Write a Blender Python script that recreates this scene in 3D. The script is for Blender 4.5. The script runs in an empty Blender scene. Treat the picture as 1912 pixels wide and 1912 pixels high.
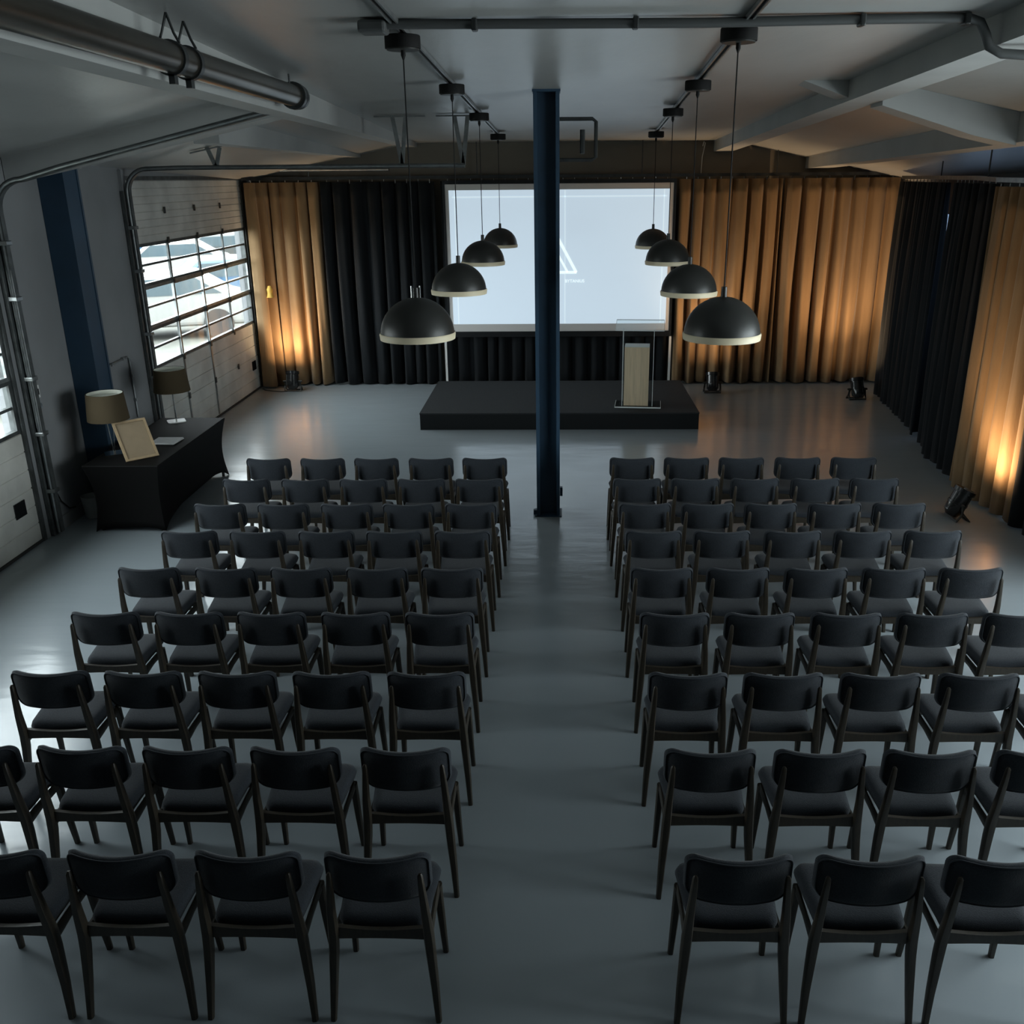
import bpy, bmesh, math, random
from mathutils import Vector, Matrix
random.seed(7)
PI = math.pi
C = bpy.context.scene.collection
SC = bpy.context.scene
UNIT = 0.82          # everything is laid out in working units and brought to metres at the very end

# ------------------------------------------------------------------ camera
cam_d = bpy.data.cameras.new('camera'); cam = bpy.data.objects.new('camera', cam_d); C.objects.link(cam)
cam_d.sensor_fit = 'HORIZONTAL'; cam_d.sensor_width = 36.0
cam_d.lens = 1735.216 / 1912 * 36.0
cam_d.shift_x = (956 - 1007.72) / 1912
cam_d.clip_end = 300
r_ = Vector((0.999769, 0.019915, -0.008119)); u_ = Vector((0.000889, 0.338938, 0.940808)); f_ = Vector((-0.021488, 0.940598, -0.338842))
cam.matrix_world = Matrix(((r_.x, u_.x, -f_.x, 0), (r_.y, u_.y, -f_.y, 0), (r_.z, u_.z, -f_.z, 4.05484), (0, 0, 0, 1)))
SC.camera = cam
# ------------------------------------------------------------------ sky, exposure
SKY = 14.5
w = bpy.data.worlds.new('overcast_sky'); SC.world = w; w.use_nodes = True
wn = w.node_tree; bg = wn.nodes['Background']
bg.inputs['Strength'].default_value = SKY
bg.inputs['Color'].default_value = (0.92, 0.97, 1.0, 1)
SC.view_settings.view_transform = 'Standard'; SC.view_settings.look = 'None'
SC.view_settings.exposure = 0.0; SC.view_settings.gamma = 1.0; SC.view_settings.use_curve_mapping = False
cy = SC.cycles
cy.use_denoising = True; cy.max_bounces = 8; cy.diffuse_bounces = 4; cy.glossy_bounces = 4; cy.transparent_max_bounces = 16
cy.transmission_bounces = 6; cy.sample_clamp_indirect = 4.0; cy.caustics_reflective = False; cy.caustics_refractive = False

# room, working units
XL, XR, Y0, YB = -6.17, 6.9, -2.0, 19.45
def cz(x, y):
    z = 5.303 - .031 * y
    if x < -2.9: z -= .2 * (-2.9 - x)
    if x > 3.3: z -= .215 * (x - 3.3)
    return z

def portal(name, loc, rot, sx, sy):     # guides sampling of the daylight that comes in through a real opening
    d = bpy.data.lights.new(name, 'AREA'); d.shape = 'RECTANGLE'; d.size = sx; d.size_y = sy; d.cycles.is_portal = True
    o = bpy.data.objects.new(name, d); C.objects.link(o); o.location = loc; o.rotation_euler = rot
    return o
portal('daylight_opening', (XL - .12, 7.7, 2.25), (0, -PI/2, 0), 1.9, 5.2)
portal('daylight_opening', (XL - .12, 16.4, 2.25), (0, -PI/2, 0), 1.9, 5.2)
portal('daylight_opening', (XR + .12, 5.5, 2.35), (0, PI/2, 0), 2.9, 5.8)
portal('daylight_opening', (XR + .12, 15.3, 2.5), (0, PI/2, 0), 1.8, 6.2)
#portal('daylight_opening', (0.4, Y0 - .12, 3.1), (PI/2, 0, 0), 9.0, 2.0)

# ------------------------------------------------------------------ materials
def mat(name, col, rough=.6, metal=0., spec=.5, noise=0., nscale=8., bump=0., bscale=40., stretch=None, sheen=0., col2=None, coat=0.):
    m = bpy.data.materials.new(name); m.use_nodes = True
    nt = m.node_tree; b = nt.nodes['Principled BSDF']
    b.inputs['Base Color'].default_value = (*col, 1); b.inputs['Roughness'].default_value = rough
    b.inputs['Metallic'].default_value = metal; b.inputs['Specular IOR Level'].default_value = spec
    b.inputs['Sheen Weight'].default_value = sheen; b.inputs['Coat Weight'].default_value = coat
    tc = nt.nodes.new('ShaderNodeTexCoord'); mp = nt.nodes.new('ShaderNodeMapping')
    nt.links.new(tc.outputs['Object'], mp.inputs['Vector'])
    if stretch: mp.inputs['Scale'].default_value = stretch
    if noise or col2:
        n = nt.nodes.new('ShaderNodeTexNoise'); n.inputs['Scale'].default_value = nscale; n.inputs['Detail'].default_value = 6
        nt.links.new(mp.outputs['Vector'], n.inputs['Vector'])
        mx = nt.nodes.new('ShaderNodeMix'); mx.data_type = 'RGBA'
        c2 = col2 or tuple(c * (1 - noise) for c in col)
        mx.inputs['A'].default_value = (*c2, 1); mx.inputs['B'].default_value = (*col, 1)
        cr = nt.nodes.new('ShaderNodeMapRange'); cr.inputs['From Min'].default_value = .35; cr.inputs['From Max'].default_value = .65
        nt.links.new(n.outputs['Fac'], cr.inputs['Value']); nt.links.new(cr.outputs['Result'], mx.inputs['Factor'])
        nt.links.new(mx.outputs['Result'], b.inputs['Base Color'])
    if bump:
        n2 = nt.nodes.new('ShaderNodeTexNoise'); n2.inputs['Scale'].default_value = bscale; n2.inputs['Detail'].default_value = 4
        nt.links.new(mp.outputs['Vector'], n2.inputs['Vector'])
        bp = nt.nodes.new('ShaderNodeBump'); bp.inputs['Strength'].default_value = bump; bp.inputs['Distance'].default_value = .02
        nt.links.new(n2.outputs['Fac'], bp.inputs['Height']); nt.links.new(bp.outputs['Normal'], b.inputs['Normal'])
    return m
def emis(name, col, s):
    m = bpy.data.materials.new(name); m.use_nodes = True; nt = m.node_tree; b = nt.nodes['Principled BSDF']
    b.inputs['Base Color'].default_value = (*[c * .5 for c in col], 1); b.inputs['Emission Color'].default_value = (*col, 1)
    b.inputs['Emission Strength'].default_value = s; b.inputs['Roughness'].default_value = .8
    return m
def glassy(name, tint=(1, 1, 1), gloss=.08, rough=.02):
    m = bpy.data.materials.new(name); m.use_nodes = True; nt = m.node_tree; nt.nodes.clear()
    o = nt.nodes.new('ShaderNodeOutputMaterial'); t = nt.nodes.new('ShaderNodeBsdfTransparent'); g = nt.nodes.new('ShaderNodeBsdfGlossy')
    t.inputs['Color'].default_value = (*tint, 1); g.inputs['Roughness'].default_value = rough
    lw = nt.nodes.new('ShaderNodeLayerWeight'); lw.inputs['Blend'].default_value = .5
    pw = nt.nodes.new('ShaderNodeMath'); pw.operation = 'POWER'; pw.inputs[1].default_value = 4.5; nt.links.new(lw.outputs['Facing'], pw.inputs[0])
    ma = nt.nodes.new('ShaderNodeMath'); ma.operation = 'MULTIPLY_ADD'; ma.inputs[1].default_value = .6; ma.inputs[2].default_value = gloss * .4; nt.links.new(pw.outputs[0], ma.inputs[0])
    mx = nt.nodes.new('ShaderNodeMixShader')
    nt.links.new(ma.outputs[0], mx.inputs['Fac']); nt.links.new(t.outputs[0], mx.inputs[1]); nt.links.new(g.outputs[0], mx.inputs[2])
    nt.links.new(mx.outputs[0], o.inputs['Surface'])
    return m

M = {}
M['fabric'] = mat('charcoal_upholstery', (.025, .030, .037), .95, spec=.15, noise=.25, nscale=120, bump=.25, bscale=260, sheen=.12)
M['piping'] = mat('dark_piping', (.028, .033, .04), .8, spec=.2)
M['walnut'] = mat('dark_stained_wood', (.030, .023, .014), .45, spec=.5, noise=.4, nscale=14, stretch=(6, 6, 1))
M['navy'] = mat('navy_paint', (.018, .048, .085), .5, noise=.25, nscale=3)
M['ceil'] = mat('grey_painted_ceiling', (.37, .38, .37), .33, spec=.5, noise=.16, nscale=1.6, bump=.18, bscale=7, stretch=(1, .35, 1))
M['beam'] = mat('grey_painted_beam', (.36, .37, .36), .65, spec=.3, noise=.1, nscale=2, bump=.05, bscale=9)
M['wall'] = mat('grey_wall_paint', (.225, .232, .24), .75, noise=.12, nscale=1.5, bump=.05, bscale=12)
M['backwall'] = mat('taupe_wall_paint', (.17, .15, .12), .8, noise=.12, nscale=1.5)
M['doorpanel'] = mat('off_white_door_panel', (.66, .65, .60), .5, noise=.26, nscale=2.2, bump=.06, bscale=14)
M['dirt'] = mat('weathered_door_frame', (.10, .11, .11), .5, metal=.3, noise=.5, nscale=9)
M['steel'] = mat('galvanised_steel', (.36, .38, .38), .35, metal=.85, noise=.3, nscale=10)
M['darksteel'] = mat('dark_steel', (.06, .065, .065), .4, metal=.6, noise=.3, nscale=10)
M['pipe'] = mat('worn_metal_pipe', (.12, .11, .09), .28, metal=.8, noise=.5, nscale=5, stretch=(1, .3, 1))
M['tan'] = mat('tan_velvet_curtain', (.27, .172, .088), .9, spec=.15, noise=.18, nscale=3, bump=.15, bscale=30, sheen=.15, stretch=(3, 3, .4))
M['black'] = mat('black_velvet_curtain', (.011, .013, .015), .9, spec=.15, noise=.2, nscale=3, sheen=.05, stretch=(3, 3, .4))
M['stage'] = mat('black_stage_carpet', (.028, .031, .033), .9, spec=.2, noise=.15, nscale=30, bump=.2, bscale=120)
M['stagefront'] = mat('black_stage_skirt', (.010, .012, .013), .85, spec=.2)
M['cloth'] = mat('black_stretch_cloth', (.005, .005, .005), .75, spec=.10)
M['shade'] = mat('brown_lamp_shade', (.065, .050, .030), .9, spec=.1, bump=.1, bscale=200)
M['shadein'] = mat('white_shade_lining', (.75, .76, .68), .9)
M['chrome'] = mat('polished_chrome', (.75, .76, .76), .15, metal=1)
M['blackmetal'] = mat('matt_black_metal', (.022, .023, .021), .42, spec=.5)
M['cream'] = mat('cream_lamp_rim', (.80, .70, .50), .5)
M['innerwhite'] = mat('white_lamp_inside', (.8, .8, .76), .5)
M['canopy'] = mat('black_ceiling_rose', (.010, .010, .010), .7, spec=.2)
M['plastic'] = mat('black_plastic', (.012, .013, .014), .25, spec=.6)
M['lens'] = emis('warm_lens', (1, .55, .22), 3)
M['white'] = mat('white_plastic', (.7, .7, .68), .5)
M['paper'] = mat('white_paper', (.72, .72, .72), .7, noise=.1, nscale=20)
M['kraft'] = mat('kraft_board', (.27, .205, .13), .85, noise=.08, nscale=12)
M['kraftframe'] = mat('light_wood_frame', (.40, .29, .17), .6, noise=.2, nscale=14)
M['oak'] = mat('light_oak_veneer', (.93, .67, .45), .5, noise=.18, nscale=4, stretch=(9, 9, .6))
M['acryl'] = glassy('clear_acrylic', (.93, .96, .96), .06)
M['acryledge'] = mat('acrylic_edge', (.72, .78, .78), .2, spec=.8)
M['pane'] = glassy('clear_pane', (.90, .93, .93), .05, .05)
M['frost'] = glassy('grey_tinted_pane', (.16, .19, .23), .03, .2)
M['screen'] = mat('white_screen_fabric', (.62, .60, .58), .9)
M['slide'] = emis('projected_slide', (.54, .66, .76), .88)
M['logo'] = emis('projected_logo', (.80, .93, .93), .98)
M['slideline'] = emis('projected_line', (.62, .75, .83), .92)
M['yellow'] = mat('yellow_cord', (.7, .42, .08), .8)
M['asphalt'] = mat('pale_forecourt', (.14, .14, .12), .9, noise=.45, nscale=.5)
M['facade'] = mat('pale_facade', (.10, .095, .08), .8, noise=.1, nscale=1)
M['carwhite'] = mat('white_car_paint', (.22, .22, .21), .2, coat=.5)
M['carblue'] = mat('blue_car_paint', (.022, .07, .13), .2, coat=.5)
M['cargrey'] = mat('grey_car_paint', (.055, .06, .06), .2, coat=.5)
M['carglass'] = mat('dark_car_glass', (.06, .08, .09), .08)
M['tyre'] = mat('tyre_rubber', (.03, .03, .03), .8)

# glossy screed floor: grey epoxy with soft trowel ripples and uneven gloss
def floor_mat():
    m = bpy.data.materials.new('grey_epoxy_floor'); m.use_nodes = True; nt = m.node_tree; b = nt.nodes['Principled BSDF']; L = nt.links.new
    tc = nt.nodes.new('ShaderNodeTexCoord')
    n = nt.nodes.new('ShaderNodeTexNoise'); n.inputs['Scale'].default_value = .4; n.inputs['Detail'].default_value = 2; L(tc.outputs['Object'], n.inputs['Vector'])
    mx = nt.nodes.new('ShaderNodeMix'); mx.data_type = 'RGBA'; mx.inputs['A'].default_value = (.275, .315, .340, 1); mx.inputs['B'].default_value = (.315, .355, .382, 1)
    L(n.outputs['Fac'], mx.inputs['Factor']); L(mx.outputs['Result'], b.inputs['Base Color'])
    mr = nt.nodes.new('ShaderNodeMapRange'); mr.inputs['To Min'].default_value = .12; mr.inputs['To Max'].default_value = .28
    n3 = nt.nodes.new('ShaderNodeTexNoise'); n3.inputs['Scale'].default_value = 2.2; n3.inputs['Detail'].default_value = 2; L(tc.outputs['Object'], n3.inputs['Vector'])
    L(n3.outputs['Fac'], mr.inputs['Value']); L(mr.outputs['Result'], b.inputs['Roughness'])
    mp = nt.nodes.new('ShaderNodeMapping'); mp.inputs['Scale'].default_value = (.7, 2.2, 1); L(tc.outputs['Object'], mp.inputs['Vector'])
    n2 = nt.nodes.new('ShaderNodeTexNoise'); n2.inputs['Scale'].default_value = 2.0; n2.inputs['Detail'].default_value = 3; L(mp.outputs['Vector'], n2.inputs['Vector'])
    bp = nt.nodes.new('ShaderNodeBump'); bp.inputs['Strength'].default_value = .16; bp.inputs['Distance'].default_value = .03
    L(n2.outputs['Fac'], bp.inputs['Height']); L(bp.outputs['Normal'], b.inputs['Normal'])
    b.inputs['Specular IOR Level'].default_value = .75
    return m
M['conduit'] = mat('dark_grey_conduit', (.09, .095, .095), .45, metal=.3)
M['floor'] = floor_mat()

# ------------------------------------------------------------------ helpers
def box(bm, x0, x1, y0, y1, z0, z1, mtx=None, bevel=0):
    vs = [bm.verts.new(((x1 if i & 1 else x0), (y1 if i & 2 else y0), (z1 if i & 4 else z0))) for i in range(8)]
    fs = [bm.faces.new([vs[i] for i in f]) for f in ((0, 2, 3, 1), (4, 5, 7, 6), (0, 1, 5, 4), (2, 6, 7, 3), (0, 4, 6, 2), (1, 3, 7, 5))]
    if bevel:
        es = list({e for f in fs for e in f.edges})
        r = bmesh.ops.bevel(bm, geom=es, offset=bevel, segments=2, affect='EDGES', profile=.5)
        vs = list({v for f in r['faces'] for v in f.verts} | {v for v in vs if v.is_valid})
    if mtx:
        for v in vs: v.co = mtx @ v.co
    return vs
def ring_section(n, rx, ry, sq=0):
    out = []
    for i in range(n):
        a = 2 * PI * i / n + PI / n
        c, s = math.cos(a), math.sin(a)
        if sq:   # squared-off section
            k = 1 / max(abs(c), abs(s)) ; k = 1 + (k - 1) * sq
        else: k = 1
        out.append((c * rx * k, s * ry * k))
    return out
def sweep(bm, pts, radii, n=10, sq=0, closed=False, cap=True):
    pts = [Vector(p) for p in pts]; N = len(pts); rings = []
    if not isinstance(radii, list): radii = [radii] * N
    up = None
    for i, p in enumerate(pts):
        if closed: t = (pts[(i + 1) % N] - pts[i - 1])
        else: t = (pts[min(i + 1, N - 1)] - pts[max(i - 1, 0)])
        t.normalize()
        if up is None:
            up = Vector((0, 0, 1)) if abs(t.z) < .9 else Vector((0, 1, 0))
        s = t.cross(up).normalized(); u = s.cross(t).normalized(); up = u
        rx, ry = radii[i] if isinstance(radii[i], (list, tuple)) else (radii[i], radii[i])
        rings.append([bm.verts.new(p + s * a + u * b) for a, b in ring_section(n, rx, ry, sq)])
    M_ = N if closed else N - 1
    for i in range(M_):
        A, B = rings[i], rings[(i + 1) % N]
        for k in range(n): bm.faces.new((A[k], A[(k + 1) % n], B[(k + 1) % n], B[k]))
    if cap and not closed:
        bm.faces.new(rings[0][::-1]); bm.faces.new(rings[-1])
def lathe(bm, prof, n=40, c=(0, 0, 0), mtx=None):
    rings = []
    for r, z in prof:
        if r < 1e-6: rings.append([bm.verts.new((c[0], c[1], c[2] + z))])
        else: rings.append([bm.verts.new((c[0] + r * math.cos(2 * PI * k / n), c[1] + r * math.sin(2 * PI * k / n), c[2] + z)) for k in range(n)])
    for A, B in zip(rings, rings[1:]):
        for k in range(n):
            q = [A[k % len(A)], A[(k + 1) % len(A)], B[(k + 1) % len(B)], B[k % len(B)]]
            u = []
            for v in q:
                if v not in u: u.append(v)
            if len(u) > 2: bm.faces.new(u)
    if mtx:
        for R in rings:
            for v in R: v.co = mtx @ v.co
def prism(bm, poly, a, b, axis='z'):
    def P3(p, h):
        return {'z': (p[0], p[1], h), 'y': (p[0], h, p[1]), 'x': (h, p[0], p[1])}[axis]
    A = [bm.verts.new(P3(p, a)) for p in poly]; B = [bm.verts.new(P3(p, b)) for p in poly]
    n = len(poly)
    bm.faces.new(A[::-1]); bm.faces.new(B)
    for i in range(n): bm.faces.new((A[i], A[(i + 1) % n], B[(i + 1) % n], B[i]))
def fin(name, bm, m, parent=None, smooth=False, loc=None, angle=40):
    bmesh.ops.recalc_face_normals(bm, faces=bm.faces)
    me = bpy.data.meshes.new(name); bm.to_mesh(me); bm.free()
    me.materials.append(M[m] if isinstance(m, str) else m)
    if smooth:
        for p in me.polygons: p.use_smooth = True
        try: me.set_sharp_from_angle(angle=math.radians(angle))
        except Exception: pass
    o = bpy.data.objects.new(name, me); C.objects.link(o)
    if parent: o.parent = parent
    if loc is not None: o.location = loc
    return o
def tag(o, label, cat, group=None):
    o['label'] = label; o['category'] = cat
    if group: o['group'] = group
    return o
def thing(name, label, cat, loc=(0, 0, 0), rz=0, group=None):
    o = bpy.data.objects.new(name, None); C.objects.link(o); o.location = loc; o.rotation_euler = (0, 0, rz); o.empty_display_size = .1
    return tag(o, label, cat, group)
def part(name, m, parent, *shapes, smooth=False, angle=40):
    bm = bmesh.new()
    for s in shapes: s(bm)
    return fin(name, bm, m, parent, smooth, angle=angle)
def struct(name, m, *shapes, label=None):
    o = part(name, m, None, *shapes); o['kind'] = 'structure'
    if label: o['label'] = label
    return o
def B(*a, **k): return lambda bm: box(bm, *a, **k)
def T(*a, **k): return lambda bm: sweep(bm, *a, **k)
def Lt(*a, **k): return lambda bm: lathe(bm, *a, **k)
def Pr(*a, **k): return lambda bm: prism(bm, *a, **k)
def dup(root, loc, rz, label, group=None):
    r = root.copy(); C.objects.link(r); r.location = loc; r.rotation_euler = (0, 0, rz); r['label'] = label
    if group: r['group'] = group
    for ch in list(root.children):
        c = ch.copy(); C.objects.link(c); c.parent = r
        for g in list(ch.children):
            d = g.copy(); C.objects.link(d); d.parent = c
    return r
def rrect(w, h, rs, n=6):      # rounded rectangle, radii from bottom-left anticlockwise
    pts = []
    for (cx, cyy, a0), r in zip(((-w, -h, PI), (w, -h, 1.5 * PI), (w, h, 0), (-w, h, .5 * PI)), rs):
        ox = cx + (r if cx < 0 else -r); oy = cyy + (r if cyy < 0 else -r)
        for i in range(n + 1):
            a = a0 + i * PI / 2 / n
            pts.append((ox + r * math.cos(a), oy + r * math.sin(a)))
    return pts
def densify(pts, d):
    out = []
    for i, p in enumerate(pts):
        q = pts[(i + 1) % len(pts)]; L = math.dist(p, q); k = max(1, int(L / d))
        for j in range(k): out.append((p[0] + (q[0] - p[0]) * j / k, p[1] + (q[1] - p[1]) * j / k))
    return out
def pillow(bm, outline, t, fmap, power=4, rings=(0, .3, .55, .75, .88, .96, 1.0)):
    """soft cushion: both faces bulge and meet on the outline"""
    def mk(sgn):
        R = []
        for s in rings:
            h = sgn * t * max(0, 1 - s ** power) ** .5
            if s == 0: R.append([bm.verts.new(fmap(0, 0, h))])
            elif s == 1.0 and sgn < 0: R.append(top[-1])
            else: R.append([bm.verts.new(fmap(x * s, y * s, h)) for x, y in outline])
        return R
    top = mk(1); bot = mk(-1); n = len(outline)
    for R in (top, bot):
        for A, Bq in zip(R, R[1:]):
            for k in range(n):
                if len(A) == 1: bm.faces.new((A[0], Bq[k], Bq[(k + 1) % n]))
                else: bm.faces.new((A[k], A[(k + 1) % n], Bq[(k + 1) % n], Bq[k]))

# ------------------------------------------------------------------ room shell
struct('floor', 'floor', B(XL - .3, XR + .3, Y0 - .3, YB + .3, -.2, 0), label='glossy grey painted concrete floor')
def ceil_shape(bm):
    xs = [XL - .3, -2.9, 3.3, XR + .3]
    a = []
    for y in (Y0 - .3, YB + .3):
        a.append([bm.verts.new((x, y, cz(x, y))) for x in xs] + [bm.verts.new((x, y, cz(x, y) + .25)) for x in xs[::-1]])
    n = 8
    for i in range(n): bm.faces.new((a[0][i], a[0][(i + 1) % n], a[1][(i + 1) % n], a[1][i]))
    bm.faces.new(a[0]); bm.faces.new(a[1][::-1])
struct('ceiling', 'ceil', ceil_shape, label='grey ceiling with flat middle and sloping sides')
struct('wall_back', 'backwall', B(XL - .3, XR + .3, YB, YB + .25, 0, 5.2), label='taupe wall behind the stage curtains')
WB, WT = 1.33, 3.17                                  # glazed band of the garage doors
D1, D2 = (5.1, 10.3), (13.85, 19.0)                  # the two garage doors along the left wall
DH = 4.12
wl = [B(XL - .25, XL, Y0 - .3, D1[0], 0, 5.1), B(XL - .25, XL, D1[1], D2[0], 0, 5.1), B(XL - .25, XL, D2[1], YB + .3, 0, 5.1),
      B(XL - .25, XL, D1[0], D1[1], DH, 5.1), B(XL - .25, XL, D2[0], D2[1], DH, 5.1)]
struct('wall_left', 'wall', *wl, label='grey wall with two garage door openings')
RW = [(2.6, 8.4, .9, 3.8), (12.2, 18.4, 1.6, 3.4)]  # openings in the right wall (the far one is behind the black curtains)
struct('wall_right', 'wall', B(XR, XR + .25, Y0 - .3, RW[0][0], 0, 5.1), B(XR, XR + .25, RW[0][0], RW[0][1], 0, RW[0][2]), B(XR, XR + .25, RW[0][0], RW[0][1], RW[0][3], 5.1),
       B(XR, XR + .25, RW[0][1], RW[1][0], 0, 5.1), B(XR, XR + .25, RW[1][0], RW[1][1], 0, RW[1][2]), B(XR, XR + .25, RW[1][0], RW[1][1], RW[1][3], 5.1),
       B(XR, XR + .25, RW[1][1], YB + .3, 0, 5.1), label='grey wall behind the right hand curtains')
struct('wall_front', 'stage', B(XL - .3, -4.1, Y0 - .25, Y0, 0, 5.5), B(-4.1, 4.9, Y0 - .25, Y0, 0, 5.5), B(4.9, XR + .3, Y0 - .25, Y0, 0, 5.5), label='unseen wall behind the camera, darkened to cut bounced light')  # unseen wall, given the dark stage carpet to cut bounced light on chair backs
def window(name, fixed, lo, hi, z0, z1, nx, nz, pm, axis='x', label=''):
    fr = []
    def bar(a0, a1, b0, b1):
        fr.append(B(fixed - .03, fixed + .03, a0, a1, b0, b1) if axis == 'x' else B(a0, a1, fixed - .03, fixed + .03, b0, b1))
    for i in range(nx + 1):
        p = lo + (hi - lo) * i / nx; bar(max(lo, p - .03), min(hi, p + .03), z0, z1)
    for j in range(nz + 1):
        p = z0 + (z1 - z0) * j / nz; bar(lo, hi, max(z0, p - .03), min(z1, p + .03))
    o = struct(name, 'dirt', *fr, label=label)
    part('pane', pm, o, B(fixed - .006, fixed + .006, lo + .02, hi - .02, z0 + .02, z1 - .02) if axis == 'x' else B(lo + .02, hi - .02, fixed - .006, fixed + .006, z0 + .02, z1 - .02))
window('window_1', XR + .14, RW[0][0], RW[0][1], RW[0][2], RW[0][3], 6, 2, 'pane', label='window strip in the right wall nearest the camera')
window('window_2', XR + .14, RW[1][0], RW[1][1], RW[1][2], RW[1][3], 3, 1, 'frost', label='tinted window behind the black curtains')
#window('window_3', Y0 - .12, -4.1, 4.9, 2.1, 4.1, 6, 1, 'pane', axis='y', label='window strip in the wall behind the camera')

# garage doors -------------------------------------------------------
def garage_door(name, lo, hi, label):
    W = hi - lo; cols = [lo + .06 + (W - .12) * i / 4 for i in range(5)]
    fx0, fx1 = XL - .10, XL - .03
    door = struct(name, 'dirt', B(XL - .14, XL - .0, lo - .01, lo + .05, 0, DH), B(XL - .14, XL - .0, hi - .05, hi + .01, 0, DH), B(XL - .14, XL, lo + .05, hi - .05, DH - .06, DH), label=label)
    # solid sections: two below, two above the glazing, with pressed ribs
    def slab(z0, z1, ribs):
        n = ribs; h = (z1 - z0) / n
        prof = [(fx0, z0), (fx1 - .012, z0), (fx1 - .012, z0 + .006), (fx1, z0 + .012)]
        for i in range(1, n):
            z = z0 + h * i
            prof += [(fx1, z - .010), (fx1 - .010, z - .003), (fx1 - .010, z + .003), (fx1, z + .010)]
        prof += [(fx1, z1 - .012), (fx1 - .012, z1 - .006), (fx1 - .012, z1), (fx0, z1)]
        def f(bm):
            A = [bm.verts.new((x, lo + .05, z)) for x, z in prof]; Bv = [bm.verts.new((x, hi - .05, z)) for x, z in prof]
            k = len(prof); bm.faces.new(A); bm.faces.new(Bv[::-1])
            for i in range(k): bm.faces.new((A[i], A[(i + 1) % k], Bv[(i + 1) % k], Bv[i]))
        return f
    for z0, z1, rb in ((0.02, .67, 3), (.67, WB, 3), (WT, 3.62, 4), (3.62, DH - .06, 4)):
        part('panel', 'doorpanel', door, slab(z0, z1, rb))
    sec = (WT - WB) / 3
    for s in range(3):
        z0 = WB + s * sec; z1 = z0 + sec; zm = (z0 + z1) / 2; fr = []
        fr += [B(fx0, fx1, lo + .05, hi - .05, z0, z0 + .045), B(fx0, fx1, lo + .05, hi - .05, z1 - .045, z1), B(fx0 + .01, fx1 - .01, lo + .05, hi - .05, zm - .017, zm + .017)]
        for i, c in enumerate(cols):
            hw = .05 if i in (0, 4) else .018
            if i in (1, 2): hw = .028
            a, b = max(lo + .05, c - hw), min(hi - .05, c + hw)
            fr.append(B(fx1 - .026, fx1 + .003, a, b, z0 + .001, z1 - .001))
        g = part('window_section', 'steel' if s == 1 else 'dirt', door, *fr)
        part('pane', 'pane', g, B(XL - .07, XL - .062, lo + .08, hi - .08, z0 + .03, z1 - .03))
    # wicket door outline in the second bay, its stiles running to the floor, plus hinges on the seams
    for i in (1, 2):
        part('wicket_stile', 'steel', door, B(fx1 + .002, fx1 + .012, cols[i] - .028, cols[i] + .028, .05, 2.5))
    part('wicket_head', 'steel', door, B(fx1 + .002, fx1 + .018, cols[1] - .035, cols[2] + .035, 2.5, 2.57))
    for i in (1, 2, 3):
        for z in (.67, WB, WB + sec, WB + 2 * sec, WT, 3.62):
            part('hinge', 'darksteel', door, B(fx1 + .014, fx1 + .03, cols[i] - .03, cols[i] + .03, z - .05, z + .05, bevel=.006))
    part('vent', 'plastic', door, B(fx1 + .001, fx1 + .012, hi - .48, hi - .26, .42, .60))
    part('bottom_seal', 'tyre', door, B(fx0, fx1 + .02, lo + .05, hi - .05, 0, .03))
    return door, cols
d1, _ = garage_door('door_1', *D1, 'white sectional garage door cut off by the left edge of the photo')
d2, cols2 = garage_door('door_2', *D2, 'white sectional garage door with grid of bright windows beyond the table')

# tracks: upright channel beside the door, a curve and the ceiling run
def track(name, y, label, run, hangers):
    t = thing(name, label, 'door track', (XL + .1, y, 0))
    up = [(0, 0, z) for z in (0.05, 1, 2, 3, run[0][1] - .35)]
    rad = .32; cx_, czz = rad, run[0][1] - .33
    cur = [(cx_ - rad * math.cos(a), 0, czz + rad * math.sin(a)) for a in [i * PI / 2 / 8 for i in range(1, 9)]]
    pts = up + cur + [(x - (XL + .1), 0, z) for x, z in run[1:]]
    for nm, off in (('rail', -.035), ('rail', .035)):
        part(nm, 'steel', t, T([(p[0], off, p[2]) for p in pts], .016, n=6))
    part('channel', 'dirt', t, T(pts, (.03, .036), n=4, sq=1))
    part('guide_angle', 'dirt', t, B(-.09, -.05, -.07, .07, .01, run[0][1] - .3))
    for z in (.55, 1.25, 1.9, 2.8, 3.4):
        part('roller_bracket', 'steel', t, B(-.06, .05, -.06, .06, z, z + .05, bevel=.01))
    for x, zr in hangers:
        zt = cz(x, y) - .0
        lx = x - (XL + .1)
        h = part('hanger', 'steel', t, T([(lx - .10, 0, zt - .02), (lx, 0, zr)], (.028, .010), n=4, sq=1), T([(lx + .08, 0, zt - .02), (lx, 0, zr)], (.028, .010), n=4, sq=1),
                 B(lx - .35, lx + .35, -.03, .03, zt - .035, zt - .015, mtx=Matrix.Translation((lx, 0, zt)) @ Matrix.Rotation(.2 if x < -2.9 else 0, 4, 'Y').inverted() @ Matrix.Translation((-lx, 0, -zt))))
    return t
track('garage_door_track', 10.45, 'steel garage door track rising across the ceiling to the big pipe', [(XL, 4.09), (-5.3, 4.20), (-2.72, 4.79)], [])
track('garage_door_track', 13.72, 'steel garage door track left of the far door, hung on straps', [(XL, 4.22), (-5.3, 4.22), (-1.31, 4.22)], [(-4.78, 4.22), (-2.18, 4.22), (-1.33, 4.22)])
track('garage_door_track', 19.1, 'steel garage door track beside the tan curtain in the corner', [(XL, 4.22), (-5.3, 4.22), (-3.3, 4.22)], [])

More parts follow.
